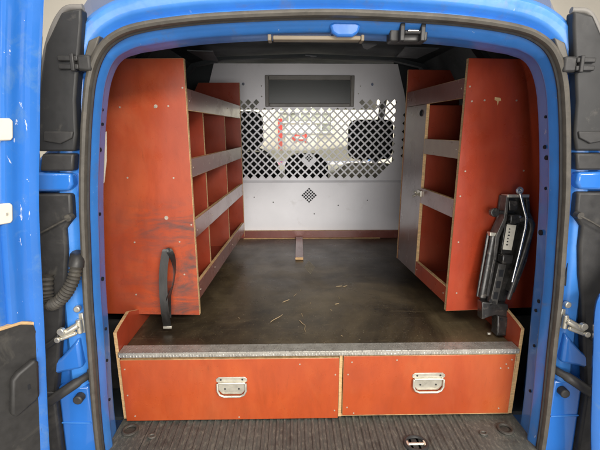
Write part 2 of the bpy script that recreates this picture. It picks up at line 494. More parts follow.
for y in (0.42, 0.98):
    b.rings([arch(y, 0.715, 1.175), arch(y, 0.700, 1.162), arch(y + 0.05, 0.700, 1.164), arch(y + 0.05, 0.715, 1.180)])
b.box(-0.735, 0.735, 0.02, 2.6, -0.02, -0.008)
vpart(b, 'interior_lining', M['liner'])
for x0, x1, y0, y1 in ((-0.50, -0.40, 0.70, 0.95), (0.36, 0.50, 0.62, 0.86), (0.18, 0.24, 0.55, 0.66), (-0.02, 0.03, 0.80, 0.84)):
    b = MB(); b.prism([(x0, y0), (x1, y0 + 0.02), (x1 - 0.02, y1), (x0 + 0.02, y1 - 0.03)], 1.150, 1.154, 'z')
    vpart(b, 'roof_patch', M['patch'])
b = MB()
b.box(-0.66, 0.66, -0.20, -0.125, -0.20, -0.012)
b.box(-0.70, 0.70, -0.27, -0.19, -0.33, -0.10)
vpart(b, 'rear_bumper', M['dark_grey'], bevel=0.012)
b = MB(); b.box(-0.05, -0.045 + 0.23, -0.172, -0.150, -0.010, 0.004)
vpart(b, 'sill_plate', M['rim'], bevel=0.003)
for s in (-1, 1):
    b = MB(); b.prism([(s * x, z) for x, z in ((0.60, -0.012), (0.60, 0.10), (0.585, 0.14), (0.585, 0.24), (0.715, 0.24), (0.72, -0.012))], 0.16, 0.17, 'y')
    vpart(b, 'side_lining', M['black'])

b = MB(); b.prism([(-0.575, 0.03, 0.827)[::2], (-0.557, 0.03, 0.837)[::2], (-0.565, 0.03, 0.763)[::2], (-0.578, 0.03, 0.703)[::2], (-0.589, 0.03, 0.698)[::2]], 0.028, 0.034, 'y')
vpart(b, 'cable_duct', M['cream'], bevel=0.002)
# ribbed load mat
b = MB()
ribs = []
x = -0.575
prof = [(-0.588, -0.0025), (-0.50, -0.0025)]
k = 0
x = -0.50
while x < 0.44:
    wv = 0.0095
    prof += [(x, -0.004), (x + 0.0035, 0.0), (x + wv, 0.0), (x + wv + 0.0035, -0.004)]
    x += 0.0205
prof += [(0.46, -0.0025), (0.588, -0.0025)]
b.rings([[(p[0], y, p[1]) for p in prof] for y in (-0.17, -0.15, -0.1, -0.05, 0.03)])
b.box(-0.588, 0.588, -0.172, 0.03, -0.012, -0.007)
b.box(-0.588, 0.588, -0.176, -0.166, -0.012, 0.001)
vpart(b, 'load_mat', M['mat'])
for x, y in ((-0.548, -0.047), (0.532, -0.064)):
    b = MB()
    b.tube([(x + 0.019 * math.cos(a), y + 0.019 * math.sin(a), 0.001) for a in [2 * math.pi * i / 20 for i in range(20)]], 0.0045, 8, closed=True)
    b.disc((x, y, -0.006), 0.015, 'z', 0.004, 16)
    vpart(b, 'tie_down_ring', M['cable'])
for x, y in ((-0.478, -0.07), (0.462, -0.077)):
    b = MB(); b.tube([(x + 0.009 * math.cos(a), y + 0.007 * math.sin(a), 0.0) for a in [2 * math.pi * i / 16 for i in range(16)]], 0.003, 6, closed=True)
    b.disc((x, y, -0.005), 0.008, 'z', 0.004)
    vpart(b, 'mat_button', M['rubber'])
b = MB()
b.tube([(0.257 + 0.030 * math.cos(a), -0.115 + 0.026 * math.sin(a), 0.002) for a in [2 * math.pi * i / 24 for i in range(24)]], 0.005, 8, closed=True)
b.disc((0.257, -0.115, -0.004), 0.028, 'z', 0.004, 20)
st = vpart(b, 'striker_cup', M['black'])
b = MB(); b.tube([(0.235, -0.115, 0.556), (0.279, -0.115, 0.556)], 0.004); b.box(0.229, 0.236, -0.124, -0.106, 0.551, 0.560); b.box(0.278, 0.285, -0.124, -0.106, 0.551, 0.560)
b.build('striker_pin', M['steel'], st)

# header fittings
b = MB(); b.prism(rounded(-0.120, 0.070, 1.0285, 1.0375, 0.003), -0.108, -0.082, 'y')
b.box(-0.131, -0.123, -0.110, -0.080, 1.0265, 1.0395); b.box(0.070, 0.077, -0.110, -0.080, 1.0265, 1.0395)
vpart(b, 'lamp_bar', M['tan'], bevel=0.002)
b = MB(); b.prism([(0.000, 1.056), (0.010, 1.062), (0.056, 1.062), (0.067, 1.056), (0.062, 1.040), (0.050, 1.033), (0.018, 1.033), (0.006, 1.040)], -0.122, -0.090, 'y')
vpart(b, 'catch_bracket', M['blue'], bevel=0.005)
b = MB()
b.prism(rounded(0.132, 0.214, 1.026, 1.058, 0.006), -0.110, -0.075, 'y')
lt = vpart(b, 'door_catch', M['black'], bevel=0.003)
b = MB(); b.tube([(0.160, -0.120, 1.597), (0.195, -0.120, 1.597)], 0.0045); b.box(0.150, 0.160, -0.126, -0.100, 1.579, 1.614); b.box(0.194, 0.204, -0.126, -0.100, 1.579, 1.614)
b.build('catch_bar', M['dark_grey'], lt, bevel=0.002)
b = MB(); b.tube([(0.166, -0.1255, 1.599), (0.188, -0.1255, 1.599)], 0.0022)
b.build('catch_pin', M['chrome'], lt)

# ---- corners outside the seal: trims, hinges, stays, cables
def mirror(pts, s):
    return [(x * s, z) for x, z in pts]
TR = [(0.500, 1.078), (0.541, 1.070), (0.580, 1.010), (0.613, 0.902), (0.632, 0.83), (0.640, 0.795), (0.550, 0.795), (0.541, 0.83), (0.535, 0.90), (0.516, 0.99), (0.503, 1.05)]
RIM = [(0.502, 1.082), (0.543, 1.074), (0.582, 1.012), (0.615, 0.902), (0.634, 0.83), (0.650, 0.75), (0.660, 0.70)]
def mm(a, b_): return min(a, b_), max(a, b_)
for s in (-1, 1):
    b = MB(); b.prism(mirror(TR, s), -0.150, -0.122, 'y')
    tr = vpart(b, 'corner_trim', M['dark_grey'], bevel=0.005)
    b = MB(); b.tube([(q.x * s, -0.136, q.y + 0.555) for q in catmull([(p[0], p[1], 0) for p in RIM], 40)], 0.0065, 10)
    b.build('trim_rim', M['rim'], tr)
    b = MB(); b.prism([(s * 0.545, 1.392), (s * 0.606, 1.392), (s * 0.610, 1.372), (s * 0.575, 1.366), (s * 0.549, 1.378)], -0.155, -0.12, 'y')
    b.build('trim_step', M['black'], tr, bevel=0.002)
    b = MB(); b.prism(mirror([(0.51, 1.05), (0.545, 1.02), (0.590, 0.90), (0.622, 0.80), (0.668, 0.76), (0.672, 0.60), (0.60, 0.60), (0.56, 0.72), (0.53, 0.90)], s), -0.121, -0.06, 'y')
    vpart(b, 'corner_panel', M['blue'], bevel=0.006)
    b = MB(); b.prism(mirror([(0.475, 1.030), (0.500, 1.020), (0.512, 0.990), (0.500, 0.985), (0.486, 1.005)], s), -0.136, -0.115, 'y')
    vpart(b, 'gasket', M['rubber'], bevel=0.003)
    # upper hinge between trim and seal
    b = MB(); b.box(*mm(s * 0.492, s * 0.520), -0.155, -0.118, 0.958, 0.990)
    hg = vpart(b, 'upper_hinge', M['black'], bevel=0.005)
    b = MB(); b.box(*mm(s * 0.516, s * 0.556), -0.158, -0.12, 1.532, 1.542); b.box(*mm(s * 0.516, s * 0.556), -0.158, -0.12, 1.516, 1.526)
    b.box(*mm(s * 0.522, s * 0.530), -0.162, -0.12, 1.512, 1.546)
    b.build('hinge_leaf', M['black'], hg, bevel=0.002)
    # foam block, blue bracket, dark flap
    b = MB(); b.prism(mirror([(0.553, 0.790), (0.622, 0.790), (0.632, 0.752), (0.560, 0.752)], s), -0.148, -0.12, 'y')
    vpart(b, 'foam_block', M['black'], bevel=0.005)
    b = MB(); b.prism(mirror([(0.566, 0.747), (0.66, 0.750), (0.66, 0.706), (0.575, 0.708), (0.566, 0.722)], s), -0.146, -0.118, 'y')
    vpart(b, 'corner_bracket', M['blue'], bevel=0.006)
    b = MB(); b.prism(mirror([(0.574, 0.702), (0.68, 0.702), (0.74, 0.45), (0.78, 0.18), (0.680, 0.18), (0.650, 0.33), (0.630, 0.43), (0.612, 0.50), (0.600, 0.57), (0.597, 0.62), (0.578, 0.645)], s), -0.143, -0.118, 'y')
    vpart(b, 'corner_flap', M['black'], bevel=0.006)
    b = MB(); b.prism(mirror([(0.680, 0.20), (0.80, 0.20), (0.82, -0.10), (0.690, -0.10)], s), -0.146, -0.10, 'y')
    vpart(b, 'lower_flap', M['black'], bevel=0.006)
    b = MB(); b.prism(mirror([(0.588, 0.66), (0.66, 0.66), (0.72, 0.45), (0.75, -0.10), (0.598, -0.10), (0.596, 0.30)], s), -0.114, -0.07, 'y')
    vpart(b, 'inner_pillar', M['blue'], bevel=0.006)
    # thin stay rod with a stud
    b = MB(); b.tube([(s * 0.580, -0.154, 0.648), (s * 0.60, -0.158, 0.638), (s * 0.66, -0.160, 0.606)], 0.0025)
    b.disc((s * 0.580, -0.140, 0.649), 0.008, 'y', 0.016)
    vpart(b, 'stay_rod', M['cable'])
    # check latch: plate, two rollers and a hook, one linked piece
    b = MB(); b.box(*mm(s * .592, s * .606), -0.128, -0.11, 0.352, 0.405)
    b.tube([(s * 0.600, -0.135, 0.392), (s * 0.600, -0.135, 0.356)], 0.007)
    b.tube([(s * 0.600, -0.140, 0.380), (s * 0.622, -0.148, 0.368), (s * 0.640, -0.150, 0.362)], 0.008)
    b.tube([(s * 0.604, -0.145, 0.362), (s * 0.640, -0.152, 0.350)], 0.0055)
    b.disc((s * 0.632, -0.150, 0.372), 0.009, 'y', 0.012); b.disc((s * 0.642, -0.154, 0.352), 0.007, 'y', 0.010)
    b.disc((s * 0.599, -0.128, 0.420), 0.008, 'y', 0.012)
    vpart(b, 'check_latch', M['steel'], bevel=0.002)
    b = MB(); b.prism(mirror([(0.640, 0.366), (0.665, 0.345), (0.72, 0.315), (0.72, 0.300), (0.66, 0.332), (0.638, 0.352)], s), -0.160, -0.147, 'y')
    vpart(b, 'check_strap', M['dark_grey'], bevel=0.003)
    # lower hinge arm with bump stop
    b = MB()
    b.tube(catmull([(s * 0.592, -0.118, 0.236), (s * 0.612, -0.150, 0.232), (s * 0.640, -0.162, 0.216), (s * 0.690, -0.160, 0.180)], 14), [0.010] * 5 + [0.0125] * 9, 10)
    b.box(*mm(s * .588, s * .600), -0.132, -0.11, 0.216, 0.252)
    vpart(b, 'lower_hinge', M['black'], bevel=0.003)
    b = MB(); b.disc((s * 0.622, -0.130, 0.178), 0.012, 'y', 0.022)
    vpart(b, 'bump_stop', M['black'], bevel=0.003)
    # pressed blue gusset below the latch and seam bead
    b = MB(); b.prism(mirror([(0.604, 0.345), (0.622, 0.325), (0.655, 0.290), (0.72, 0.262), (0.72, 0.232), (0.648, 0.252), (0.604, 0.262)], s), -0.142, -0.11, 'y')
    vpart(b, 'hinge_gusset', M['blue'], bevel=0.008)
    b = MB(); b.prism(mirror([(0.600, 0.205), (0.678, 0.205), (0.690, -0.10), (0.602, -0.10)], s), -0.132, -0.10, 'y')
    vpart(b, 'lower_pillar', M['blue'], bevel=0.006)
    b = MB(); b.tube([(s * 0.606, -0.133, 0.098), (s * 0.680, -0.133, 0.100)], 0.0022, 6)
    vpart(b, 'seam_bead', M['blue_lightened'])

# corrugated cable sleeve on the left
path = catmull([(-0.588, -0.125, 0.55), (-0.574, -0.155, 0.546), (-0.58, -0.165, 0.511), (-0.597, -0.17, 0.479), (-0.621, -0.17, 0.454), (-0.643, -0.165, 0.447), (-0.65, -0.16, 0.467), (-0.649, -0.15, 0.513)], 130)
b = MB(); b.tube(path, [0.0135 + 0.0016 * math.sin(i * 1.57) for i in range(130)], 12)
cs = vpart(b, 'cable_sleeve', M['cable'])
b = MB(); b.tube([(p.x, p.y, p.z + 0.555) for p in path[:26]], [0.0165] * 26, 12)
b.build('grommet', M['black'], cs)
b = MB(); b.prism(rounded(0.590, 0.604, 0.465, 0.53, 0.006), -0.125, -0.11, 'y')
vpart(b, 'striker_slot', M['hole'])

# ---- rear doors, folded open
def rear_door(s, hinge, ang, name='rear_door', trim=True):
    """hinge: list of (x, z) up the hinge edge at y = -0.22; the door runs towards the camera side"""
    dx, dy = -math.sin(ang) * (1 if s < 0 else -1), -math.cos(ang)
    nx, ny = (-dy if s < 0 else dy), (dx if s < 0 else -dx)
    def pt(hx, z, a, n):
        return (hx + dx * a + nx * n, -0.22 + dy * a + ny * n, z)
    hs = catmull([(x, z, 0) for x, z in hinge], 40)
    b = MB()
    def strip(prof, zlo, zhi):
        sel = [h for h in hs if zlo <= h.y <= zhi]
        b.rings([[pt(h.x, h.y, a, n) for a, n in prof] for h in sel], 0, True, True)
    strip([(0.0, -0.045), (-0.002, -0.012), (0.003, -0.001), (0.010, 0.0), (0.020, -0.002), (0.026, -0.009), (0.040, -0.0095), (0.046, -0.006), (0.060, -0.006), (0.064, -0.010), (0.067, -0.016), (0.067, -0.045)], -1, 2)
    strip([(0.066, -0.045), (0.066, -0.0155), (0.072, -0.012), (0.56, -0.012), (0.60, -0.004), (0.62, -0.02), (0.62, -0.045)], -1, 0.70)
    strip([(0.066, -0.045), (0.066, -0.0155), (0.072, -0.012), (0.56, -0.012), (0.60, -0.004), (0.62, -0.02), (0.62, -0.045)], 0.93, 2)
    strip([(0.54, -0.046), (0.54, -0.0115), (0.60, -0.0035), (0.621, -0.02), (0.621, -0.046)], 0.68, 0.95)
    d = vpart(b, name, M['blue_door'])
    gz = [h for h in hs if 0.66 <= h.y <= 0.97]
    g2 = MB(); g2.rings([[pt(h.x, h.y + 0.555, a, n) for a, n in ((0.06, -0.03), (0.06, -0.022), (0.55, -0.022), (0.55, -0.03))] for h in gz], 0, True, True)
    g2.build('door_window', M['cream'] if False else M['pane_door'], d)
    def hx(z):
        return min(hs, key=lambda h: abs(h.y - z)).x
    return d, pt, hx

M['pane_door'] = basic('pale_door_glass', (0.78, 0.77, 0.74), 0.12, var=0.02, coat=0.5)
HL = [(-0.690, -0.12), (-0.664, 0.05), (-0.648, 0.20), (-0.628, 0.38), (-0.615, 0.504), (-0.596, 0.68), (-0.577, 0.80), (-0.556, 0.93), (-0.528, 1.075), (-0.515, 1.14)]
ld, lpt, lhx = rear_door(-1, HL, R(38))
DZ = 0.555
def on_left_door(mb_fn, name, mat, **kw):
    b = MB(); mb_fn(b); return b.build(name, mat, ld, **kw)
def quad_slab(b, pts, n0, n1, m=0):
    """pts: (along, z) outline lying on the inner face of the left door"""
    k = len(pts)
    vs = [lpt(lhx(z), z + DZ, a, n0) for a, z in pts] + [lpt(lhx(z), z + DZ, a, n1) for a, z in pts]
    fs = [list(range(k)), list(range(2 * k - 1, k - 1, -1))] + [(i, i + k, (i + 1) % k + k, (i + 1) % k) for i in range(k)]
    b.add(vs, fs, m)
def dense(pts, step=0.02):
    out = []
    for i, p in enumerate(pts):
        q = pts[(i + 1) % len(pts)]
        n = max(1, int(math.hypot(q[0] - p[0], q[1] - p[1]) / step))
        out += [(p[0] + (q[0] - p[0]) * t / n, p[1] + (q[1] - p[1]) * t / n) for t in range(n)]
    return out
on_left_door(lambda b: quad_slab(b, dense([(0.0165, -0.10), (0.0165, 0.415), (0.022, 0.437), (0.045, 0.447), (0.5, 0.455), (0.5, -0.10)]), -0.014, -0.004), 'door_card_edge', M['ply_edge'])
on_left_door(lambda b: quad_slab(b, dense([(0.0185, -0.10), (0.0185, 0.410), (0.024, 0.431), (0.046, 0.441), (0.498, 0.449), (0.498, -0.10)]), -0.012, -0.002), 'door_card', M['black'])
on_left_door(lambda b: quad_slab(b, [(0.021, 0.262), (0.021, 0.345), (0.027, 0.356), (0.062, 0.340), (0.074, 0.328), (0.079, 0.248), (0.070, 0.236), (0.029, 0.254)], -0.004, 0.014), 'pull_handle', M['black'], bevel=0.006, seg=3)
on_left_door(lambda b: quad_slab(b, [(0.040, 0.292), (0.040, 0.304), (0.0455, 0.304), (0.0455, 0.292)], 0.012, 0.0146), 'handle_hole', M['hole'])
for z0 in (0.822, 0.663):
    on_left_door(lambda b: quad_slab(b, [(0.048, z0 + 0.004), (0.048, z0 + 0.034), (0.052, z0 + 0.039), (0.105, z0 + 0.039), (0.105, z0 - 0.002), (0.052, z0 - 0.001)], -0.0095, -0.0015), 'window_clip', M['cream'], bevel=0.002)
    on_left_door(lambda b: quad_slab(b, [(0.0585, z0 + 0.016), (0.0585, z0 + 0.021), (0.0615, z0 + 0.021), (0.0615, z0 + 0.016)], -0.003, -0.0008), 'clip_screw', M['steel'])
HR = [(0.685, -0.12), (0.660, 0.03), (0.640, 0.14), (0.612, 0.33), (0.597, 0.44), (0.604, 0.485), (0.640, 0.51), (0.665, 0.60), (0.66, 0.80), (0.63, 0.95), (0.60, 1.07), (0.59, 1.14)]
rd, rpt, rhx = rear_door(1, HR, R(40))

# ---- bulkhead between load bay and cab
YB = 1.275
def bulkhead():
    out = [(-0.60, 0.545), (-0.588, 0.75), (-0.572, 0.90), (-0.545, 1.04), (-0.50, 1.19), (0.50, 1.19), (0.545, 1.04), (0.572, 0.90), (0.588, 0.75), (0.60, 0.545)]
    loops = []
    def loop(pts):
        loops.append(list(pts))
    loop(out)
    def dia(x, z, h):
        loop([(x - h, z), (x, z - h), (x + h, z), (x, z + h)])
    p = 0.0226
    for i in range(-30, 31):
        for j in range(0, 30):
            if (i + j) % 2: continue
            x = 0.018 + i * p; z = 0.560 + j * p
            if z > 1.008 or z < 0.572: continue
            lim = 0.572 - max(0, 0.70 - z) * 1.2
            if z > 0.965: lim = 0.535
            if abs(x) > lim: continue
            if z > 0.945 and -0.262 < x < 0.292: continue
            if 0.512 < x < 0.545 or -0.545 < x < -0.512: continue
            if abs(x - 0.018) + abs(z - 0.684) < 0.034: continue
            dia(x, z, 0.0168)
    q = 0.0085
    for i in range(-5, 6):
        for j in range(-5, 6):
            if (i + j) % 2 == 0 and abs(i) + abs(j) <= 2:
                dia(0.018 + i * q, 0.684 + j * q, 0.0062)
    loop([(-0.205, 0.98), (0.245, 0.98), (0.245, 1.118), (-0.205, 1.118)])
    for x, z in ((-0.345, 1.085), (0.365, 1.085), (0.30, 1.075), (-0.245, 1.075), (-0.245, 1.02), (0.29, 1.035), (0.03, 0.963)):
        h = 0.008 if abs(x) > 0.34 else 0.0035
        loop([(x + h * math.cos(2 * math.pi * k / 8), z + h * math.sin(2 * math.pi * k / 8)) for k in range(8)])
    def inside(pt, poly):
        c = False; k = len(poly) - 1
        for i in range(len(poly)):
            (xi, yi), (xk, yk) = poly[i], poly[k]
            if (yi > pt[1]) != (yk > pt[1]) and pt[0] < (xk - xi) * (pt[1] - yi) / (yk - yi) + xi:
                c = not c
            k = i
        return c
    vs = []; es = []
    for lp_ in loops:
        o0 = len(vs)
        vs += [Vector((x, z)) for x, z in lp_]
        es += [(o0 + i, o0 + (i + 1) % len(lp_)) for i in range(len(lp_))]
    cv, ce, cf, _, _, _ = delaunay_2d_cdt(vs, es, [], 1, 1e-6)
    boxes = [(min(q[0] for q in l), max(q[0] for q in l), min(q[1] for q in l), max(q[1] for q in l), l) for l in loops[1:]]
    tris = []
    for f in cf:
        c = (sum(cv[i].x for i in f) / len(f), sum(cv[i].y for i in f) / len(f))
        if not inside(c, loops[0]): continue
        if any(x0 <= c[0] <= x1 and z0 <= c[1] <= z1 and inside(c, l) for x0, x1, z0, z1, l in boxes): continue
        tris.append(list(f))
    n = len(cv)
    fs = [f for f in tris] + [[i + n for i in reversed(f)] for f in tris]
    cnt = {}
    for f in tris:
        for i in range(len(f)):
            a_, b_ = f[i], f[(i + 1) % len(f)]
            cnt[(a_, b_)] = 1
    for a_, b_ in list(cnt):
        if (b_, a_) not in cnt:
            fs.append([b_, a_, a_ + n, b_ + n])
    b = MB(); b.add([(q.x, YB, q.y) for q in cv] + [(q.x, YB + 0.004, q.y) for q in cv], fs)
    o = b.build('bulkhead', M['bulkhead'], None, smooth=False)
    o.parent = van; o.location = (0, 0, 0.555)
    return o
bh = bulkhead()
def bpart(b, name, mat, **kw):
    return b.build(name, mat, bh, **kw)
for s in (-1, 1):
    b = MB(); b.prism(mirror([(0.48, 1.17), (0.53, 1.04), (0.5785, 0.90), (0.590, 0.75), (0.595, 0.545), (0.595, 0.2), (0.80, 0.2), (0.80, 1.225), (0.48, 1.235)], s), YB + 0.006, YB + 0.012, 'y')  # dark panel added to stop cab light leaking past the bulkhead edge
    bpart(b, 'side_plate', M['liner'])
b = MB()
sec = [(YB + 0.003, 0.560), (YB - 0.001, 0.556), (YB - 0.006, 0.548), (YB - 0.012, 0.544), (YB - 0.0135, 0.535), (YB - 0.0135, 0.23), (YB, 0.225)]
b.rings([[(xx, y, z) for y, z in sec] for xx in (-0.60, -0.3, 0.0, 0.3, 0.60)])
lp = bpart(b, 'lower_panel', M['bulkhead'])
b = MB()
q = 0.0105
for i in range(-4, 5):
    for j in range(-4, 5):
        if (i + j) % 2 == 0 and abs(i) + abs(j) <= 4:
            x, z, h = 0.019 + i * q * 0.9, 0.47 + j * q * 0.9, 0.0068
            b.prism([(x - h, z), (x, z - h), (x + h, z), (x, z + h)], YB - 0.0145, YB - 0.013, 'y')
bpart(b, 'vent_patch', M['hole'])
for x, z in ((-0.19, 0.43), (0.19, 0.41), (0.36, 0.44), (-0.30, 0.46), (0.05, 0.36)):
    b = MB(); b.disc((x, YB - 0.013, z), 0.0035, 'y', 0.002, 8)
    bpart(b, 'screw', M['dark_grey'])
b = MB()
b.box(-0.225, -0.205, YB - 0.012, YB - 0.0005, 0.965, 1.130); b.box(0.245, 0.265, YB - 0.012, YB - 0.0005, 0.965, 1.130)
b.box(-0.204, 0.244, YB - 0.014, YB - 0.0005, 1.105, 1.130); b.box(-0.204, 0.244, YB - 0.011, YB - 0.0005, 0.964, 0.984)
wf = bpart(b, 'window_frame', M['rim'], bevel=0.003)
b = MB(); b.box(-0.206, 0.246, YB + 0.004, YB + 0.012, 0.98, 1.118)
bpart(b, 'bulkhead_window', M['glass_dark'])

# ---- cab seen through the mesh
def seat_block(x, w, z0, z1, y0, y1, r, name, mat, par):
    b = MB(); b.prism(rounded(x - w / 2, x + w / 2, z0 + 0.555, z1 + 0.555, r, 6), y0, y1, 'y')
    return b.build(name, mat, par, bevel=0.025, seg=4)
def seat(x, hw, hz0, hz1, bw, bz, mat_back):
    bb = MB(); bb.prism(rounded(x - bw / 2, x + bw / 2, 0.10 + 0.555, bz + 0.555, min(0.14, bw * 0.35), 8), 1.56, 1.70, 'y')
    s = bb.build('seat', mat_back, van, bevel=0.03, seg=4)
    seat_block(x, bw * 0.95, 0.0, 0.16, 1.71, 2.2, 0.05, 'cushion', mat_back, s)
    if hz1:
        seat_block(x, hw, hz0, hz1, 1.56, 1.66, 0.055, 'headrest', M['seat'], s)
        for k in (-0.05, 0.05):
            b = MB(); b.tube([(x + k, 1.62, bz + 0.5), (x + k, 1.62, hz0 + 0.6)], 0.007)
            b.build('headrest_post', M['black'], s)
    return s
seat(-0.40, 0.27, 0.72, 0.955, 0.48, 0.70, M['seat'])
seat(0.43, 0.285, 0.652, 0.905, 0.50, 0.625, M['seat_pale'])
seat(0.015, 0.2, 0, 0, 0.285, 0.69, M['seat'])
b = MB(); b.prism([(2.45, 0.10), (2.40, 0.42), (2.48, 0.50), (2.75, 0.52), (3.05, 0.50), (3.05, 0.10)], -0.72, 0.72, 'x')
vpart(b, 'dashboard', M['dash'], bevel=0.03)
b = MB()
b.tube([(-0.40 + 0.18 * math.cos(a), 2.28 + 0.04 * math.sin(a), 0.52 + 0.17 * math.sin(a)) for a in [2 * math.pi * i / 36 for i in range(36)]], 0.014, 8, closed=True)
b.tube([(-0.56, 2.28, 0.52), (-0.24, 2.28, 0.52)], 0.016); b.tube([(-0.40, 2.30, 0.52), (-0.40, 2.44, 0.42)], 0.03)
vpart(b, 'steering_wheel', M['black'])
b = MB(); b.box(-0.70, 0.70, 1.70, 2.45, 1.18, 1.23)
vpart(b, 'cab_roof', M['blue'], bevel=0.03)
for x in (-0.40, 0.42):
    b = MB(); b.prism(rounded(x - 0.19, x + 0.19, 1.00, 1.17, 0.03), 2.32, 2.34, 'y')
    vpart(b, 'sun_visor', M['seat_pale'], bevel=0.006)
for s in (-1, 1):
    b = MB(); b.tube([(s * 0.70, 2.45, 1.18), (s * 0.76, 3.02, 0.52)], 0.03, 8)
    vpart(b, 'windscreen_pillar', M['black'])
    b = MB(); b.prism(mirror([(0.60, 0.3), (0.62, 1.0), (0.585, 1.16), (0.72, 1.16), (0.77, 0.3)], s), 1.62, 1.74, 'y')
    vpart(b, 'door_pillar', M['black'])
b = MB(); b.add([(-0.70, 2.47, 1.18), (0.70, 2.47, 1.18), (0.76, 3.03, 0.53), (-0.76, 3.03, 0.53)], [(0, 1, 2, 3)])
vpart(b, 'windscreen', M['pane'])

tag(van, 'blue panel van with both rear doors open onto its fitted load bay', 'van')

# ------------------------------------------------------------------ drawer cabinet under the load deck
dc = empty('drawer_cabinet', (0, 0, -0.004))
Z0 = 0.004
def dpart(b, name, mats, parent=None, **kw):
    b.v = [(x, y, z + Z0) for x, y, z in b.v]
    return b.build(name, mats, parent or dc, **kw)
EM = [M['red_front'], M['ply_edge']]
# deck
b = MB(); b.box(-0.574, 0.574, 0.004, 1.258, 0.2085, 0.2155)
deck = dpart(b, 'deck_board', M['deck'])
b = MB()
mx, my, hw, hl = 0.0, 0.735, 0.026, 0.10
for i in range(-3, 4):
    for j in range(-3, 4):
        cx_, cy_ = mx + (i - j) * hw / 7, my + (i + j) * hl / 7
        b.prism([(cx_ - hw / 9.5, cy_), (cx_, cy_ - hl / 9.5), (cx_ + hw / 9.5, cy_), (cx_, cy_ + hl / 9.5)], 0.2157, 0.2161, 'z')
dpart(b, 'diamond_mark', M['deck_mark'], deck)
b = MB(); b.prism([(-0.0135, 0.2115), (-0.0135, 0.2265), (0.030, 0.2265), (0.030, 0.2158), (-0.0095, 0.2158), (-0.0095, 0.2115)], -0.574, 0.574, 'x')
dpart(b, 'edge_strip', M['checker'], bevel=0.0012)
for s in (-1, 1):
    b = MB()
    o = [(0.0, 0.002), (-0.004, 0.285), (0.02, 0.292), (0.09, 0.305), (0.20, 0.262), (0.40, 0.255), (1.25, 0.255), (1.25, 0.002)]
    x0, x1 = sorted((s * 0.575, s * 0.5845))
    b.prism(o, x0, x1, 'x', 0, 1)
    dpart(b, 'side_panel', [M['red'], M['ply_edge']])
b = MB(); b.box(0.0555, 0.0645, -0.003, 0.6, 0.002, 0.208, {'*': 0, '-y': 1}); dpart(b, 'divider', EM)
b = MB(); b.box(0.0650, 0.5745, -0.001, 0.6, 0.002, 0.0105, {'*': 1}); dpart(b, 'bottom_rail', EM)
b = MB(); b.box(0.5665, 0.5745, -0.002, 0.6, 0.0108, 0.208, {'*': 1}); dpart(b, 'end_rail', EM)
b = MB(); b.box(-0.574, 0.0550, 0.014, 0.6, 0.002, 0.006); b.box(-0.574, 0.574, 0.58, 0.594, 0.007, 0.199); dpart(b, 'carcass', [M['red_shaded']])

def bail_handle(cx, zt, par, wdt):
    h = wdt / 2
    b = MB()
    top = [(-h, -0.014), (-h, -0.006), (-h + 0.008, 0.0), (h - 0.008, 0.0), (h, -0.006), (h, -0.014), (h - 0.006, -0.018)]
    pan = [(h - 0.006, -0.019), (h - 0.006, -0.042), (h - 0.018, -0.0565), (-h + 0.018, -0.0565), (-h + 0.006, -0.042), (-h + 0.006, -0.019), (-h + 0.006, -0.018)]
    b.prism([(cx + x, zt + z) for x, z in top + pan], -0.0145, -0.0122, 'y')
    b.tube([(cx - h + 0.006, -0.0175, zt - 0.0185), (cx + h - 0.006, -0.0175, zt - 0.0185)], 0.0034, 8)
    pts = [(cx - h + 0.004, -0.0185, zt - 0.019), (cx - h + 0.004, -0.020, zt - 0.042), (cx - h + 0.010, -0.021, zt - 0.054), (cx - h + 0.022, -0.0215, zt - 0.0595),
           (cx + h - 0.022, -0.0215, zt - 0.0595), (cx + h - 0.010, -0.021, zt - 0.054), (cx + h - 0.004, -0.020, zt - 0.042), (cx + h - 0.004, -0.0185, zt - 0.019)]
    b.tube(pts, 0.0033, 8)
    for x, z in ((-h + 0.014, -0.008), (h - 0.014, -0.008), (-h + 0.025, -0.038), (h - 0.025, -0.038)):
        b.disc((cx + x, -0.0142, zt + z), 0.0028, 'y', 0.002, 10, 1)
    b.v = [(x, y, z + Z0) for x, y, z in b.v]
    return b.build('handle', [M['steel'], M['dark_grey']], par, bevel=0.0008)

def drawer(x0, x1, z0, z1, cx, zt, wdt, screws):
    b = MB(); b.box(x0, x1, -0.012, 0.003, z0, z1, {'*': 1, '-y': 0, '+y': 0})
    d = dpart(b, 'drawer', EM, bevel=0.0012)
    b = MB(); b.box(x0 + 0.02, x1 - 0.02, 0.0032, 0.55, z0 + 0.012, z0 + 0.020); b.box(x0 + 0.02, x0 + 0.032, 0.0032, 0.55, z0 + 0.0205, z1 - 0.03); b.box(x1 - 0.032, x1 - 0.02, 0.0032, 0.55, z0 + 0.0205, z1 - 0.03)
    dpart(b, 'drawer_box', [M['red_shaded']], d)
    bail_handle(cx, zt, d, wdt)
    for x, z in screws:
        b = MB(); b.disc((x, -0.0118, z), 0.0022, 'y', 0.0016, 10)
        dpart(b, 'screw', M['screw'], d)
    return d
drawer(-0.572, 0.0535, 0.003, 0.2035, -0.257, 0.147, 0.090, [(-0.56, 0.175), (-0.56, 0.09), (-0.545, 0.02), (0.043, 0.15), (0.043, 0.03), (-0.24, 0.012), (-0.06, 0.185)])
drawer(0.0665, 0.5655, 0.0125, 0.2085, 0.3155, 0.153, 0.096, [(0.555, 0.192), (0.548, 0.165), (0.525, 0.165), (0.54, 0.178), (0.08, 0.15), (0.08, 0.04), (0.22, 0.195), (0.535, 0.03), (0.09, 0.19), (0.10, 0.02)])
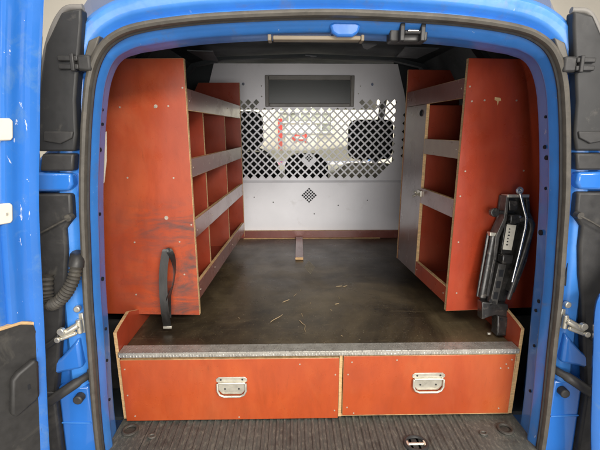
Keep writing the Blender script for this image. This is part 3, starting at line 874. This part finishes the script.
# red kick board in front of the bulkhead with its pale batten
b = MB(); b.box(-0.57, 0.57, 1.244, 1.2595, 0.2165, 0.262, {'*': 0, '+z': 1})
dpart(b, 'kick_board', [M['rail'], M['ply_edge']])
b = MB(); b.box(-0.366, 0.44, 1.236, 1.2435, 0.2158, 0.2195); dpart(b, 'batten', M['ply_edge'])
tag(dc, 'low red plywood cabinet with two wide drawers under the dark load deck', 'drawer cabinet')

# ------------------------------------------------------------------ left shelf unit
def rack_panel(par, outline, y0, y1, mats, name):
    b = MB(); b.prism(outline, y0, y1, 'y', 0, 1)
    return b.build(name, mats, par, bevel=0.0008, seg=1)
def screw_on(par, pts, y, r=0.0026):
    for x, z in pts:
        b = MB(); b.disc((x, y + 0.0004, z), r, 'y', 0.0018, 10); b.build('screw', M['screw'], par)

L = empty('shelf_unit', (-0.378, 0.15, 0), R(-3.0))
panel = [(0, 0.262), (0, 1.033), (-0.172, 1.033), (-0.200, 1.024), (-0.222, 1.0), (-0.240, 0.95), (-0.268, 0.80), (-0.292, 0.60), (-0.306, 0.40), (-0.310, 0.262)]
pl = rack_panel(L, panel, 0.0, 0.014, [M['red_scuffed'], M['ply_edge']], 'end_panel')
screw_on(pl, [(-0.192, 0.903), (-0.091, 0.903), (-0.052, 0.906), (-0.19, 0.702), (-0.052, 0.702), (-0.188, 0.503), (-0.048, 0.506), (-0.20, 0.33), (-0.04, 0.40), (-0.008, 0.56), (-0.008, 0.955)], 0.0)
screw_on(pl, [(-0.083, 0.581)], 0.0, 0.006)
screw_on(pl, [(-0.088, 0.9055)], 0.0, 0.005)
far = [(0, 0.290), (0, 1.063), (-0.20, 1.063), (-0.235, 1.0), (-0.27, 0.6), (-0.27, 0.29)]
rack_panel(L, far, 0.860, 0.873, [M['red_shaded'], M['ply_edge']], 'far_panel')
for z0, z1 in ((0.895, 0.955), (0.702, 0.757), (0.515, 0.572), (0.312, 0.368)):
    b = MB(); b.box(-0.0125, -0.0005, 0.0145, 0.8595, z0, z1, {'*': 0, '+z': 1, '-z': 1, '+y': 1})
    r = b.build('rail', [M['rail'], M['ply_edge']], L, bevel=0.0008, seg=1)
    for yy in (0.03, 0.225, 0.56, 0.84):
        b = MB(); b.disc((-0.0006, yy, (z0 + z1) / 2 + random.uniform(-.008, .008)), 0.0024, 'x', 0.0012, 8)
        b.build('screw', M['screw'], r)
for z in (0.899, 0.706, 0.519, 0.316):
    b = MB(); b.box(-0.258, -0.0132, 0.0146, 0.8594, z, z + 0.012, 0); b.build('shelf', [M['red_shaded'], M['ply_edge']], L)
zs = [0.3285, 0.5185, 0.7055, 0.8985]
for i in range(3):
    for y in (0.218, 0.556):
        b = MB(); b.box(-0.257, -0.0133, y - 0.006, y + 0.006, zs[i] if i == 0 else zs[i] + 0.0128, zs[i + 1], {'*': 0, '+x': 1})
        b.build('divider', [M['red_shaded'], M['ply_edge']], L)
b = MB(); b.box(-0.27, -0.2585, 0.0146, 0.8594, 0.30, 1.0); b.build('back_panel', M['red_shaded'], L)
tag(L, 'long red shelf unit with many pigeonholes and a strap on its scuffed end panel', 'shelf unit')

# ------------------------------------------------------------------ right shelf unit
Q = empty('shelf_unit', (0.417, 0.15, 0), R(4.2))
panel = [(0, 0.268), (0, 1.036), (0.150, 1.036), (0.192, 1.022), (0.220, 0.99), (0.240, 0.93), (0.262, 0.80), (0.282, 0.60), (0.292, 0.40), (0.295, 0.268)]
pr = rack_panel(Q, panel, 0.0, 0.014, [M['red'], M['ply_edge']], 'end_panel')
screw_on(pr, [(0.058, 0.923), (0.155, 0.923), (0.01, 0.96), (0.02, 0.72), (0.205, 0.72), (0.02, 0.50), (0.03, 0.33), (0.22, 0.50), (0.012, 0.645), (0.02, 0.92)], 0.0)
b = MB(); b.prism([(0.088, 0.932), (0.105, 0.930), (0.108, 0.922), (0.101, 0.921), (0.099, 0.909), (0.096, 0.921), (0.088, 0.924)], -0.0012, 0.0004, 'y'); b.build('chip', M['ply_edge'], pr)
farq = [(0, 0.290), (0, 1.072), (0.17, 1.072), (0.215, 1.0), (0.25, 0.6), (0.25, 0.29)]
rack_panel(Q, farq, 0.480, 0.492, [M['red_shaded'], M['ply_edge']], 'far_panel')
def qrail(z0, z1, y1, mt, name='rail'):
    b = MB(); b.box(0.0005, 0.0125, 0.0145, y1, z0, z1, {'*': 0, '+z': 1, '-z': 1}); r = b.build(name, [mt, M['ply_edge']], Q, bevel=0.0008, seg=1)
    for yy in (0.03, y1 - 0.015):
        b = MB(); b.disc((0.0006, yy, (z0 + z1) / 2), 0.0024, 'x', 0.0012, 8)
        b.build('screw', M['screw'], r)
qrail(0.930, 0.985, 0.4795, M['rail'])
qrail(0.756, 0.809, 0.2745, M['rail_pale'])
qrail(0.575, 0.632, 0.2745, M['rail'])
qrail(0.290, 0.347, 0.2745, M['red'])
b = MB(); b.box(0.0006, 0.0124, 0.2755, 0.4794, 0.290, 0.9292, {'*': 0, '-y': 1}); cd = b.build('cupboard_door', [M['door_film'], M['ply_edge']], Q, bevel=0.0008, seg=1)
b = MB(); b.tube([(-0.001, 0.318 + 0.010 * math.cos(a), 0.900 + 0.010 * math.sin(a)) for a in [2 * math.pi * i / 16 for i in range(16)]], 0.0022, 6, closed=True); b.disc((0.0004, 0.318, 0.900), 0.008, 'x', 0.001, 12, 1)
b.build('lock', [M['dark_grey'], M['hole']], cd)
b = MB(); b.box(-0.006, 0.0003, 0.262, 0.296, 0.600, 0.622); b.tube([(-0.010, 0.285, 0.606), (-0.024, 0.272, 0.618)], 0.005); b.tube([(-0.010, 0.290, 0.604), (-0.020, 0.300, 0.596)], 0.004)
b.build('turn_latch', M['steel'], cd, bevel=0.001)
for z in (0.760, 0.579, 0.294):
    b = MB(); b.box(0.0132, 0.235, 0.0146, 0.2744, z, z + 0.012); b.build('shelf', M['red_shaded'], Q)
b = MB(); b.box(0.0132, 0.235, 0.2775, 0.2895, 0.306, 0.925); b.build('divider', M['red_shaded'], Q)
b = MB(); b.box(0.236, 0.248, 0.0146, 0.4794, 0.30, 1.0); b.build('back_panel', M['red_shaded'], Q)
tag(Q, 'short red shelf unit with a brown cupboard door, a jack against its end panel', 'shelf unit')

# ------------------------------------------------------------------ strap on the left end panel
b = MB()
def ribbon(b, pts, wid, m=0, twist=None, th=0.0012):
    pts = catmull(pts, 40); rings = []
    for i, p in enumerate(pts):
        t = i / 39
        a = twist(t) if twist else 0.0
        hx, hy = math.cos(a) * wid / 2, math.sin(a) * wid / 2
        nx, ny = -math.sin(a) * th, math.cos(a) * th
        rings.append([(p.x - hx - nx, p.y - hy - ny, p.z), (p.x + hx - nx, p.y + hy - ny, p.z), (p.x + hx + nx, p.y + hy + ny, p.z), (p.x - hx + nx, p.y - hy + ny, p.z)])
    b.rings(rings, m, True, True)
st = empty('strap', (-0.465, 0.135, 0.24))
ox, oy, oz = 0.465, -0.135, -0.24
def sp(*pts): return [(x + ox, y + oy, z + oz) for x, y, z in pts]
ribbon(b, sp((-0.477, 0.128, 0.236), (-0.478, 0.120, 0.30), (-0.478, 0.126, 0.38), (-0.472, 0.130, 0.44), (-0.462, 0.134, 0.484), (-0.458, 0.139, 0.487)), 0.0245, 0, lambda t: 0.35 * t, 0.0011)
ribbon(b, sp((-0.458, 0.139, 0.487), (-0.444, 0.131, 0.46), (-0.440, 0.128, 0.42), (-0.449, 0.127, 0.375), (-0.466, 0.129, 0.33), (-0.474, 0.131, 0.262)), 0.020, 0, lambda t: 0.35 + 1.3 * math.sin(t * math.pi))
b.build('webbing', M['web'], st)
b = MB(); b.disc((-0.458 + ox, 0.1405 + oy, 0.484 + oz), 0.007, 'y', 0.006); b.build('strap_bolt', M['dark_grey'], st)
b = MB(); b.box(-0.490 + ox, -0.463 + ox, 0.125 + oy, 0.131 + oy, 0.228 + oz, 0.236 + oz); b.build('end_clip', M['steel'], st, bevel=0.001)
tag(st, 'twisted black webbing strap hanging down the scuffed end panel of the long shelf unit', 'strap')

# ------------------------------------------------------------------ scissor jack standing against the right end panel
JX, JY, JZ = 0.541, 0.085, 0.2225
jk = empty('car_jack', (JX, JY, JZ))
jk.rotation_euler = (R(-6.5), 0, 0)        # leans back against the panel
jk.scale = (1, 0.62, 1)
def J(u, v):
    """design grid of the jack: u to the right, v downwards, 0.0029 m a step, (500, 342) is the foot"""
    return (u - 504) * 0.0028 + 0.0315, (342 - v) * 0.00297
def jprism(pts, y0, y1, name, mat, bevel=0.0015, parent=None):
    b = MB(); b.prism([J(*p) for p in pts], y0, y1, 'y'); return b.build(name, mat, parent or jk, bevel=bevel)
def jtube(b, pts, r, seg=8):
    b.tube([(J(u, v)[0], y, J(u, v)[1]) for u, v, y in pts], r, seg)
YF = -0.045   # front of the jack
body = [(496, 197), (519, 197), (521, 214), (524, 221), (529, 226), (526, 238), (522, 262), (514, 292), (508, 310), (484, 311), (479, 304), (484, 262), (487, 238), (494, 222)]
jb = jprism(body, 0.022, 0.036, 'body', M['black_steel'])
jprism([(496, 197), (499, 197), (498, 222), (491, 240), (489, 262), (486, 262), (487, 238), (495, 219)], YF + 0.012, 0.0215, 'side_plate', M['grey_steel'])
jprism([(517, 197), (520, 197), (522, 214), (529, 226), (526, 240), (522, 264), (511, 296), (507, 296), (518, 262), (523, 238), (525, 228), (519, 217)], YF + 0.010, 0.0215, 'side_plate', M['black_steel'])
jprism([(496.5, 196), (519.5, 196), (519.5, 199), (496.5, 199)], YF + 0.005, 0.020, 'top_plate', M['steel'])
jprism([(524, 236), (528, 238), (529, 242), (526, 246), (522, 246)], 0.0, 0.020, 'lug', M['black_steel'])
jprism([(513, 284), (517, 285), (517, 291), (511, 293)], 0.0, 0.020, 'lug', M['black_steel'])
# rounded adjuster knob on the left
b = MB(); b.disc((J(485.5, 214)[0], -0.005, J(485.5, 214)[1]), 0.0135, 'y', 0.026, 12); b.tube([(J(486, 214)[0], -0.018, J(486, 214)[1]), (J(498, 214)[0], -0.018, J(498, 214)[1])], 0.006)
b.build('knob', M['black_steel'], jk, bevel=0.003)
jprism([(500, 216), (511, 216), (511, 224), (500, 225)], YF - 0.004, 0.020, 'screw_block', M['black_steel'], 0.003)
b = MB(); b.disc((J(509.8, 218)[0], YF - 0.004, J(509.8, 218)[1]), 0.003, 'y', 0.003); b.build('block_rivet', M['chrome'], jk)
jprism([(502, 202), (512, 203), (513, 212), (503, 213)], -0.008, 0.020, 'saddle', M['black_steel'], 0.003)
# threaded bar
b = MB(); jtube(b, [(504 + (v - 224) * -0.10, v, -0.002) for v in range(224, 262)], [0.0065 + 0.0008 * (i % 2) for i in range(38)])
b.build('threaded_bar', M['black_steel'], jk)
jl = jprism([(499.5, 226), (509.5, 227), (506, 252.5), (496.5, 251.5)], -0.0245, -0.0225, 'label_plate', M['label'], 0.0)
jprism([(497.5, 226), (509.8, 226), (506, 256), (495, 256)], -0.022, 0.0, 'label_bracket', M['black_steel'])
b = MB()
for i in range(6):
    u0, v0 = 502.0 - i * 0.42, 230 + i * 3.2
    b.prism([J(u0, v0), J(u0 + 1.3 + (i % 3) * 0.3, v0 + 0.2), J(u0 + 1.2 + (i % 3) * 0.3, v0 + 1.5), J(u0 - 0.2, v0 + 1.3)], -0.0250, -0.0243, 'y')
b.build('label_print', M['dark_grey'], jl)
# bent tube handle
b = MB(); pth = catmull([(J(u, v)[0], y, J(u, v)[1]) for u, v, y in ((510, 221, YF), (516, 220.5, YF - 0.004), (521.5, 223, YF - 0.004), (523, 231, YF - 0.004), (520, 246, YF), (515, 266, YF + 0.004), (510, 284, YF + 0.008), (505, 303, YF + 0.012))], 40)
b.tube(pth, 0.0065, 10); b.build('bent_handle', M['grey_steel'], jk)
# bright crank rod with its eye
b = MB(); jtube(b, [(507.5, 193, YF - 0.006), (511.5, 206, YF - 0.008), (515.5, 219, YF - 0.012), (515.3, 229, YF - 0.012), (511, 256, YF - 0.008), (506, 284, YF - 0.004)], 0.0038, 10)
cr = b.build('crank_rod', M['chrome'], jk)
b = MB(); b.tube([(J(507.5, 192)[0] + 0.007 * math.cos(a), YF - 0.006, J(507.5, 192)[1] + 0.007 * math.sin(a)) for a in [2 * math.pi * i / 18 for i in range(18)]], 0.0042, 8, closed=True); b.disc((J(507.5, 192)[0], YF - 0.003, J(507.5, 192)[1]), 0.006, 'y', 0.004)
b.build('crank_eye', M['chrome'], cr)
# left arm: thick bar with a bright cap
b = MB(); jtube(b, [(487.5, 238, -0.010), (478.8, 302, -0.010)], 0.0115, 12); jtube(b, [(483.5, 236, 0.006), (475.5, 302, 0.006)], 0.006, 8); b.build('arm_bar', M['black_steel'], jk)
jprism([(482, 234), (493, 235), (492, 238.5), (482, 238)], -0.024, 0.010, 'arm_cap', M['steel'])
jprism([(489, 240), (492, 240), (484, 300), (481, 300)], -0.030, 0.012, 'arm_channel', M['black_steel'])
# perforated arm
hol = jprism([(493, 266), (501.5, 267), (494, 309), (485, 311)], -0.026, 0.012, 'perforated_arm', M['grey_steel'])
for u, v in ((496.2, 276), (493.8, 288), (491.6, 299.5)):
    jprism([(u - 2.2, v - 3.8), (u + 2.5, v - 3.5), (u + 1.7, v + 3.8), (u - 2.8, v + 3.5)], -0.0275, -0.0255, 'arm_slot', M['hole'], 0.0, hol)
jprism([(495.5, 256.5), (507.5, 257), (506, 266), (495, 266)], YF + 0.006, 0.010, 'pivot_block', M['black_steel'], 0.004)
# pivot bolts and foot
for u, v in ((486, 305), (490, 307)):
    b = MB(); b.disc((J(u, v)[0], -0.024, J(u, v)[1]), 0.006, 'y', 0.006, 8)
    b.build('pivot_bolt', M['black_steel'], jk)
jprism([(477, 306), (506, 309), (507, 322), (504, 328), (494, 320), (486, 322), (478, 325)], -0.026, 0.026, 'foot_bracket', M['black_steel'], 0.003)
jprism([(494, 320), (506, 322), (504.5, 340), (505, 341.8), (494, 341.8), (495, 338)], -0.034, 0.026, 'foot', M['black_steel'], 0.003)
b = MB(); b.disc((J(498.5, 324)[0], -0.034, J(498.5, 324)[1]), 0.0045, 'y', 0.003, 10); b.build('foot_hole', M['hole'], jk)
b = MB(); b.disc((J(488, 336)[0], -0.015, 0.001), 0.006, 'z', 0.006, 8); b.build('floor_bolt', M['steel'], jk)
tag(jk, 'folded black scissor jack with a bright crank rod standing against the short shelf unit', 'car jack')

# ------------------------------------------------------------------ loose things on the deck
b = MB(); b.box(-0.0195, 0.0195, -0.205, 0.192, 0.0, 0.013, {'*': 0, '-y': 1, '-x': 0})
ws = b.build('wood_strip', [M['rail'], M['ply_edge']], None, bevel=0.0008, seg=1)
ws.location = (-0.042, 1.043, 0.2165); ws.rotation_euler = (0, 0, R(-1))
tag(ws, 'narrow red-brown plywood strip lying lengthwise on the deck at the bulkhead', 'wood strip')

def splinter(p, q, r):
    a = Vector(p); d = Vector(q) - a
    b = MB(); n = 6
    pts = []
    for i in range(n):
        t = i / (n - 1) - 0.5
        pts.append((d.x * t + d.y * 0.06 * math.sin(t * 5), d.y * t, 0.0))
    b.tube(pts, [r * (0.5 + 0.5 * math.sin(math.pi * (0.15 + 0.75 * i / (n - 1)))) for i in range(n)], 5)
    o = b.build('wood_splinter', M['wood'], None)
    o.location = (a.x + d.x / 2, a.y + d.y / 2, 0.2170 + r * 0.6)
    return o
chips = [
    ((-0.152, 0.183, 0.215), (-0.117, 0.241, 0.215), 0.0028, 'longest pale splinter on the deck, left one of the two nearest the edge strip'),
    ((-0.059, 0.195, 0.215), (-0.043, 0.167, 0.215), 0.0028, 'bent pale wood splinter pointing toward the edge strip, right of the longest splinter'),
    ((-0.043, 0.167, 0.215), (-0.038, 0.12, 0.215), 0.0026, 'short pale splinter nearest to the edge strip in the middle of the deck'),
    ((-0.116, 0.34, 0.215), (-0.093, 0.366, 0.215), 0.0030, 'short thick pale splinter lying left of the deck centre'),
    ((0.098, 0.491, 0.215), (0.123, 0.496, 0.215), 0.0026, 'leftmost white wood crumb of the little row right of the deck centre'),
    ((0.126, 0.485, 0.215), (0.144, 0.501, 0.215), 0.0026, 'rightmost white wood crumb of the little row right of the deck centre'),
    ((0.076, 0.319, 0.215), (0.091, 0.327, 0.215), 0.0030, 'pale wood crumb alone on the deck below the little row of crumbs'),
    ((-0.051, 0.248, 0.215), (-0.044, 0.224, 0.215), 0.0024, 'tiny pale wood crumb just above the bent splinter'),
    ((0.095, 0.39, 0.215), (0.1, 0.372, 0.215), 0.0018, None),
    ((-0.074, 0.394, 0.215), (-0.066, 0.422, 0.215), 0.0018, None),
    ((-0.015, 0.338, 0.215), (-0.012, 0.325, 0.215), 0.0018, None),
    ((-0.05, 0.462, 0.215), (-0.046, 0.447, 0.215), 0.0016, None),
    ((-0.267, 0.221, 0.215), (-0.259, 0.214, 0.215), 0.0018, None),
    ((0.053, 0.277, 0.215), (0.06, 0.269, 0.215), 0.0018, None),
    ((0.07, 0.092, 0.215), (0.076, 0.086, 0.215), 0.0018, None),
]
for p, q, r, lab in chips:
    tag(splinter(p, q, r * 0.42), lab or 'speck of wood dust, among the smallest crumbs on the dark deck', 'splinter', 'wood splinters and crumbs on the deck')

# ------------------------------------------------------------------ workshop things seen through the mesh
b = MB(); b.box(-0.305, -0.235, 5.70, 5.76, -0.55, 1.02); b.box(-0.36, -0.18, 5.64, 5.82, -0.56, -0.53)
tag(b.build('post', M['red_paint'], None, bevel=0.006), 'red upright post beyond the cab seen through the left half of the mesh', 'post')
sg = empty('wall_sign', (0.05, 5.95, 0.35))
b = MB(); b.prism(rounded(-0.24, 0.30, 0.05, 0.62, 0.02), 0.0, 0.03, 'y'); b.build('board', M['white_board'], sg)
b = MB()
arrow = [(-0.14, 0.36), (-0.05, 0.44), (-0.05, 0.40), (0.09, 0.40), (0.09, 0.43), (0.13, 0.43), (0.13, 0.28), (0.09, 0.28), (0.09, 0.31), (-0.05, 0.31), (-0.05, 0.27)]
inn = [(-0.09, 0.36), (-0.055, 0.385), (0.085, 0.38), (0.085, 0.335), (-0.055, 0.335)]
b.prism(arrow, -0.012, -0.001, 'y', 0); b.prism(inn, -0.0135, -0.0125, 'y', 1)
b.build('arrow', [M['red_paint'], M['white_board']], sg)
tag(sg, 'white board with a red outlined arrow seen through the middle of the mesh', 'sign')
wd = empty('window', (0.0, 5.96, 0.80))
b = MB(); b.box(-0.28, 0.62, 0.0, 0.03, 0.0, 0.62); b.build('panes', M['grey_green'], wd)
b = MB()
for x in (-0.29, -0.12, 0.06, 0.24, 0.42, 0.60):
    b.box(x - 0.012, x + 0.012, -0.03, -0.002, 0.0, 0.62)
for z in (0.0, 0.17, 0.34, 0.60):
    b.box(-0.31, 0.63, -0.034, -0.031, z - 0.015, z + 0.015)
b.build('frame', M['white_board'], wd)
tag(wd, 'grey-green workshop window with pale bars on the wall beyond the cab', 'window')
